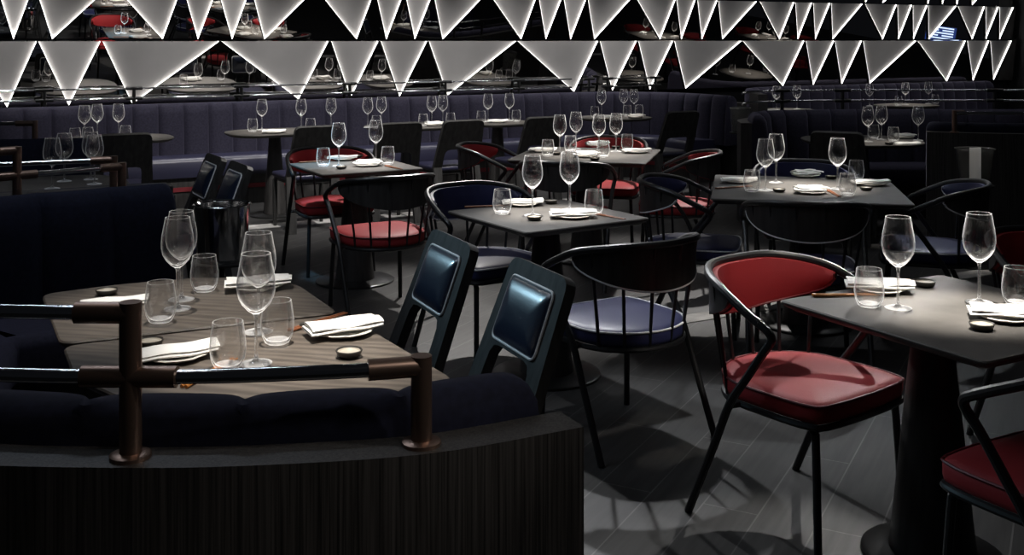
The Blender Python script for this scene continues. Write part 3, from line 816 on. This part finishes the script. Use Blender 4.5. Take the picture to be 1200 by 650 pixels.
def plate(_):
    bm = B(); rnd = random.Random(3); seg = 36; rings = []
    jit = [1+.045*rnd.uniform(-1, 1) for _ in range(seg)]
    for r, z in ((.0, .0), (.052, 0), (.078, .010), (.082, .013), (.079, .015), (.05, .007), (0, .006)):
        if r == 0: rings.append([bm.verts.new((0, 0, z))])
        else: rings.append([bm.verts.new((r*cos(2*pi*k/seg)*(jit[k] if r > .07 else 1), r*sin(2*pi*k/seg)*(jit[k] if r > .07 else 1), z)) for k in range(seg)])
    for a, b in zip(rings, rings[1:]):
        for k in range(seg):
            k2 = (k+1) % seg
            if len(a) == 1: bm.faces.new((a[0], b[k2], b[k]))
            elif len(b) == 1: bm.faces.new((a[k], a[k2], b[0]))
            else: bm.faces.new((a[k], a[k2], b[k2], b[k]))
    return tag(obj('side_plate', bm, M['plate'], None, 40), 'p', 'plate')
def soy_dish(_):
    th = thing('soy_dish', 'd', 'dish')
    bm = B(); lathe(bm, [(0, 0), (.022, 0), (.030, .006), (.0345, .017), (.0330, .019), (.0305, .016), (.026, .0105), (0, .0095)], 30); obj('dish_body', bm, M['dish'], th, 40)
    bm = B(); lathe(bm, [(0, .0108), (.0262, .0112), (.0292, .0150), (.0288, .0155), (.0255, .0125), (0, .0122)], 30); obj('inner_glaze', bm, M['glaze'], th, 40)
    return th
def chopstick(col):
    bm = B(); tube(bm, [(-.115, 0, .0042), (0, 0, .0042), (.115, 0, .0036)], lambda u: .0042-.0016*u, 8)
    return tag(obj('chopstick', bm, M['bamboo'] if col == 'orange' else M['redwood'], None, 40), 'c', 'chopstick')
def rest(_):
    bm = B(); lathe(bm, [(0, 0), (.011, 0), (.014, .006), (.011, .013), (0, .015)], 16)
    return tag(obj('chopstick_rest', bm, M['dish'], None, 40), 'r', 'chopstick rest')
KW, KT, KN, KP, KS, KC, KR = map(Kind, (wine_glass, tumbler, napkin, plate, soy_dish, chopstick, rest))
TZ = .7405
def W(px, py, label): p = at(px, py, .74); KW.put('a', (p.x, p.y, TZ), 0, label, 'wine glasses')
def T(px, py, label): p = at(px, py, .74); KT.put('a', (p.x, p.y, TZ), 0, label, 'tumblers')
def N(px, py, rz, key, label, on=None):
    p = at(px, py, .74); z = TZ
    if on:
        KP.put('a', (p.x, p.y, TZ), rz, on, 'side plates'); z += .0158
    KN.put(key, (p.x, p.y, z), radians(rz), label, 'folded napkins')
def D(px, py, label): p = at(px, py, .74); KS.put('a', (p.x, p.y, TZ), 0, label, 'soy dishes')
def CH(pa, pb, col, label):                # a pair of chopsticks lying from one point to another
    a, b = at(*pa, .74), at(*pb, .74); d = (b-a).normalized(); n = Vector((-d.y, d.x)); c = (a+b)/2
    for s in (-1, 1):
        KC.put(col, (c.x+n.x*.006*s, c.y+n.y*.006*s, TZ+.0005), atan2(d.y, d.x), label, 'chopstick pair: '+label)

# booth table
W(208, 362, 'front wine glass of the left pair on the booth table'); W(212.5, 351, 'rear wine glass of the left pair on the booth table')
W(300, 426, 'tall front wine glass of the right pair on the booth table'); W(303, 389, 'rear wine glass of the right pair on the booth table')
T(188, 377, 'tumbler beside the left napkin on the booth table'); T(239.5, 341, 'tumbler at the far edge of the booth table')
T(267, 431, 'tumbler standing behind the bronze rail on the booth table'); T(325, 402, 'tumbler behind the tall front wine glass on the booth table')
N(133, 355, 22, 'flat', 'flat folded white napkin at the left corner of the booth table')
N(207, 419, 30, 'flat', 'flat folded white napkin near the rail on the booth table', 'small plate mostly under the napkin near the rail')
N(402, 391, 32, 'long', 'stepped white napkin on a rough plate at the right of the booth table', 'rough white plate at the right of the booth table')
N(302, 338, 20, 'long', 'white napkin at the far right edge of the booth table', 'dark-lit plate at the far edge of the booth table')
D(125, 345.5, 'small dish at the far left corner of the booth table'); D(176, 406, 'small dish half hidden by the bronze post'); D(409, 418, 'small dish in front of the rough plate on the booth table')
CH((205, 461), (284, 417), 'orange', 'orange chopstick by the tumbler behind the rail')
CH((343, 388), (402, 369), 'brown', 'brown chopstick behind the rough plate')
p = at(356, 384, .74); KR.put('a', (p.x, p.y, TZ), 0, 'small dark chopstick rest behind the rough plate')
# small table with bluish sheen
W(397, 194.5, 'left wine glass on the small table by two red chairs'); W(440.5, 189.5, 'right wine glass on the small table by two red chairs')
T(379, 194.5, 'left tumbler on the small table by two red chairs'); T(454.5, 192.5, 'right tumbler on the small table by two red chairs')
N(401, 187.5, 15, 'flat', 'rear napkin on the small table by two red chairs', 'rear plate on the small table by two red chairs'); N(431, 194.5, 5, 'soft', 'front napkin on the small table by two red chairs', 'front plate on the small table by two red chairs')
D(400, 198, 'dish at the front of the small table by two red chairs'); D(379+40, 185, 'dish at the rear of the small table by two red chairs')
CH((455, 195.5), (468, 198.5), 'brown', 'chopstick at the right of the small table by two red chairs'); CH((362, 190.5), (378, 189.5), 'brown', 'chopstick at the left of the small table by two red chairs')
# middle table
W(624, 252.5, 'left wine glass on the middle table'); W(667.5, 246, 'right wine glass on the middle table')
T(588.5, 250.5, 'left tumbler on the middle table'); T(696, 251.5, 'right tumbler on the middle table')
N(612, 240.5, 12, 'flat', 'rear napkin on the middle table', 'rear plate on the middle table'); N(671, 255, 8, 'long', 'front napkin on the middle table', 'front plate on the middle table')
D(645.5, 238.5, 'rear dish on the middle table'); D(626, 258, 'front dark dish on the middle table')
CH((560, 243), (584, 242), 'brown', 'chopstick at the left of the middle table'); CH((700, 252), (722, 256), 'brown', 'chopstick at the right of the middle table')
# large rear table
for px, py, w in ((656, 180, 'front left'), (675, 174.8, 'rear left'), (702, 179.5, 'front right'), (722, 177.5, 'rear right')): W(px, py, f'{w} wine glass on the large rear table')
for px, py, w in ((642, 183, 'left'), (668.5, 177.5, 'second from left'), (707, 184, 'third from left'), (735, 175.5, 'right')): T(px, py, f'{w} tumbler on the large rear table')
for px, py, r, k, w in ((636, 178, 0, 'flat', 'left'), (699, 171.5, 20, 'soft', 'rear'), (686, 184, 8, 'soft', 'front'), (746, 179, 15, 'flat', 'right')):
    N(px, py, r, k, f'{w} napkin on the large rear table', f'{w} plate on the large rear table')
D(652, 181.5, 'left dish on the large rear table'); D(722, 174, 'right dish on the large rear table'); D(697, 188, 'front dish on the large rear table')
# large right table
W(897, 223, 'front wine glass of the left pair on the large right table'); W(909.5, 214, 'rear wine glass of the left pair on the large right table'); W(981.5, 221.5, 'single wine glass on the large right table')
for px, py, w in ((881, 224.5, 'left'), (993, 229, 'front right'), (1003.5, 211, 'rear right')): T(px, py, f'{w} tumbler on the large right table')
for px, py, r, k, w in ((865.5, 214, 0, 'flat', 'left'), (944, 207, 10, 'soft', 'rear'), (949, 226.5, 0, 'soft', 'front'), (1020, 217, 5, 'flat', 'right')):
    N(px, py, r, k, f'{w} napkin on the large right table', f'{w} plate on the large right table')
D(913, 225, 'front dish on the large right table'); D(974, 209.5, 'rear dish on the large right table'); D(1015, 223, 'right dish on the large right table')
CH((968, 222.5), (987, 233), 'brown', 'chopstick at the front of the large right table'); CH((848, 221), (872, 219.5), 'brown', 'chopstick at the left of the large right table')
# front right table
W(1052.5, 361, 'left wine glass on the front right table'); W(1147.5, 354.5, 'right wine glass on the front right table')
T(1018.5, 359, 'left tumbler on the front right table'); T(1192, 357, 'tumbler at the right border on the front right table')
N(1030, 341, -8, 'long', 'left napkin on the front right table', 'left plate on the front right table'); N(1180, 374, -12, 'long', 'right napkin on the front right table', 'right plate on the front right table')
D(1083.5, 335.5, 'far dish on the front right table'); D(1150.5, 386, 'near dish on the front right table')
CH((958, 347.5), (1030, 346.5), 'orange', 'orange chopstick on the front right table')
# bench tables
def rowput(fn, px, t, *a):
    p = on_row(px, t); py = HOR + F*(H-.74)/p.y; fn(px, py, *a)
for k, (px, t) in enumerate(((99, 1.48), (114, 1.36), (139, 1.40))): rowput(W, px, t, f'{ORD[k]} wine glass from the left at the far left bench table')
for k, (px, t) in enumerate(((88, 1.75), (103, 1.72), (147, 1.70))): rowput(T, px, t, f'{ORD[k]} tumbler from the left at the far left bench table')
for k, (px, t) in enumerate(((307, 1.30), (353, 1.42), (388, 1.42))): rowput(W, px, t, f'{ORD[k]} wine glass from the left on the second bench table')
for k, (px, t) in enumerate(((296, 1.45), (364, 1.65))): rowput(T, px, t, f'{ORD[k]} tumbler from the left on the second bench table')
rowput(N, 321, 1.66, 18, 'flat', 'napkin on the second bench table', 'plate under the napkin on the second bench table')
for k, (px, t) in enumerate(((431, 1.50), (447, 1.42), (506, 1.50), (519, 1.45))): rowput(W, px, t, f'{ORD[k]} wine glass from the left on the third bench table')
for k, (px, t) in enumerate(((441, 1.6), (496, 1.62), (528, 1.6))): rowput(T, px, t, f'{ORD[k]} tumbler from the left on the third bench table')
rowput(N, 508, 1.60, 18, 'soft', 'napkin on the third bench table', 'plate on the third bench table')
for k, (px, t) in enumerate(((572, 1.42), (597, 1.42))): rowput(W, px, t, f'{ORD[k]} wine glass from the left on the fourth bench table')
for k, (px, t) in enumerate(((564, 1.50), (605, 1.55))): rowput(T, px, t, f'{ORD[k]} tumbler from the left on the fourth bench table')
rowput(N, 583, 1.55, 15, 'flat', 'napkin on the fourth bench table', 'plate on the fourth bench table')
for k, (px, t) in enumerate(((705, 1.30), (731, 1.22), (743, 1.32))): rowput(W, px, t, f'{ORD[k]} wine glass from the left on the curved end table')
for k, (px, t) in enumerate(((697, 1.45), (735, 1.45), (749, 1.45))): rowput(T, px, t, f'{ORD[k]} tumbler from the left on the curved end table')
for k, (px, t) in enumerate(((708, 1.70), (745, 1.70))): rowput(N, px, t, 12, 'soft', f'{ORD[k]} napkin from the left on the curved end table', f'{ORD[k]} plate from the left on the curved end table')
for k, px in enumerate((910, 934)): rowput(W, px, 1.45, f'{ORD[k]} wine glass from the left behind the right rails')
for k, px in enumerate((1019, 1061, 1088)): rowput(W, px, 1.45, f'{ORD[k]} wine glass from the left on the last bench table')
for k, px in enumerate((1053, 1096)): rowput(T, px, 1.55, f'{ORD[k]} tumbler from the left on the last bench table')
rowput(N, 903, 1.6, 10, 'soft', 'napkin behind the right rails')
# round booth table at the right
for k, (px, py) in enumerate(((1017, 166), (1033, 163.8), (1076, 164.5))): W(px, py, f'{ORD[k]} wine glass from the left on the round booth table')
for k, (px, py) in enumerate(((1024, 162.5), (1047, 165.8))): T(px, py, f'{ORD[k]} tumbler from the left on the round booth table')
N(1059, 162, 5, 'soft', 'napkin at the rear of the round booth table', 'plate at the rear of the round booth table'); N(1062, 168.5, 10, 'flat', 'napkin at the front of the round booth table')
D(1042, 169.5, 'dark dish at the front of the round booth table')
# hidden table behind the left rails
for k, (x, y) in enumerate(((-2.50, 5.80), (-2.56, 6.10), (-2.44, 6.18), (-2.34, 5.98))):
    KW.put('a', (x, y, TZ), 0, f'{ORD[k]} wine glass from the left above the left border rails', 'wine glasses')

# tables past the right border, which the mirrors show
for n, (x, y, nm) in enumerate(((6.5, 11.2, 'first'), (8.5, 12.5, 'second'))):
    square_table(x, y, 30, .9, f'{nm} charcoal table past the right border, seen in the mirror')
    for k, (dx, dy) in enumerate(((.87, .5), (-.5, .87), (.5, -.87))):
        tub(x+dx*.62, y+dy*.62, (-dx, -dy), 'red', f'{ORD[k]} red tub chair at the {nm} table past the right border, seen in the mirror', GT)
    for k, (dx, dy) in enumerate(((.1, .2), (-.2, .1), (.2, -.15), (-.1, -.25))):
        KW.put('a', (x+dx, y+dy, TZ), 0, f'{ORD[k]} wine glass on the {nm} table past the right border', 'wine glasses')
        KN.put('soft', (x+dx*1.1+.12, y+dy*1.1-.06, TZ), k, f'{ORD[k]} napkin on the {nm} table past the right border', 'folded napkins')
    spot(x, y, 3.3, x, y, .74, 420, 24, 1, .04, WARM)
th = thing('video_screen', 'small blue screen with white lines on a post, seen in the mirror at the right', 'screen', (9.0, 15.25, 0), face_rz(-.98, .19))
bm = B(); layers(bm, round_poly([(-.26, -.17), (.26, -.17), (.26, .17), (-.26, .17)], .02, 3), [(.004, 0), (0, .006), (0, .03), (.004, .036)], lambda x, y, z: (x, z, y+1.27)); obj('housing', bm, M['black_metal'], th)
bm = B(); box(bm, -.24, .24, -.003, -.001, 1.12, 1.42); pn = obj('display', bm, M['screen'], th)
for z0, x0, x1 in ((1.265, -.2, .2), (1.22, -.2, -.02), (1.22, .04, .2), (1.175, -.2, .2), (1.13, -.2, -.02), (1.13, .04, .2), (1.085, -.2, .2), (1.035, -.2, .2)):
    bm = B(); box(bm, x0, x1, -.006, -.0035, z0+.12, z0+.142); obj('white_line', bm, M['screen_line'], pn)
bm = B(); tube(bm, [(0, .02, .012), (0, .02, 1.1)], .02, 12); obj('pole', bm, M['black_metal'], th)
bm = B(); lathe(bm, [(0, 0), (.2, 0), (.2, .01), (.03, .02), (0, .02)], 24, off=(0, .02, 0)); obj('base', bm, M['black_metal'], th)

# ------------------------------------------------------------------ ice buckets on stands
def bucket(loc, label, r0, r1, hgt, z0, m, tray=False):
    th = thing('ice_bucket', label, 'ice bucket', (loc[0], loc[1], 0))
    bm = B(); lathe(bm, [(0, z0), (r0, z0), (r0+.004, z0+.01), (r1, z0+hgt), (r1+.008, z0+hgt+.004), (r1+.004, z0+hgt+.008), (r1-.006, z0+hgt), (r0-.004, z0+.014), (0, z0+.014)], 36); obj('bucket', bm, m, th, 40)
    bm = B(); lathe(bm, [(0, z0-.012), (r0+.03, z0-.012), (r0+.032, z0-.003), (r0+.01, z0), (0, z0)], 30); obj('tray', bm, M['dark_metal'], th, 40)
    bm = B(); tube(bm, [(0, 0, .012), (0, 0, z0-.01)], .013, 12); obj('pole', bm, M['dark_metal'], th)
    bm = B(); lathe(bm, [(0, 0), (.13, 0), (.13, .008), (.02, .016), (0, .016)], 30); obj('base', bm, M['dark_metal'], th)
    return th
bucket((-1.37, 5.04), 'silver ice bucket on a stand behind the booth wine glasses', .112, .128, .26, .51, M['chrome'])
bucket((2.30, 10.75), 'frosted ice bucket between the bench end and the fluted booth', .08, .10, .24, .62, M['acrylic'])
bucket((3.17, 7.30), 'clear ice bucket with white cloth before the black booth back', .095, .125, .24, .56, M['acrylic'])
bm = B()
prof = [(-.03, .595), (-.032, .80), (-.010, .815), (.02, .812)]
q = [(-.132, .60), (-.146, .79), (-.138, .822), (-.10, .822)]
v0 = []
for y, z in q: v0.append([bm.verts.new((x, y+.01*sin(x*60), z)) for x in (-.036, -.018, 0, .018, .036)])
for a, b in zip(v0, v0[1:]):
    for k in range(4): bm.faces.new((a[k], a[k+1], b[k+1], b[k]))
bmesh.ops.recalc_face_normals(bm, faces=bm.faces); bmesh.ops.solidify(bm, geom=bm.faces[:], thickness=.006)
tag(obj('bucket_cloth', bm, M['linen'], None, 50, (3.17, 7.30, 0)), 'white cloth hung over the clear ice bucket at the right', 'cloth')
bpy.data.objects['bucket_cloth'].rotation_euler = (0, 0, face_rz(-.40, -.92))
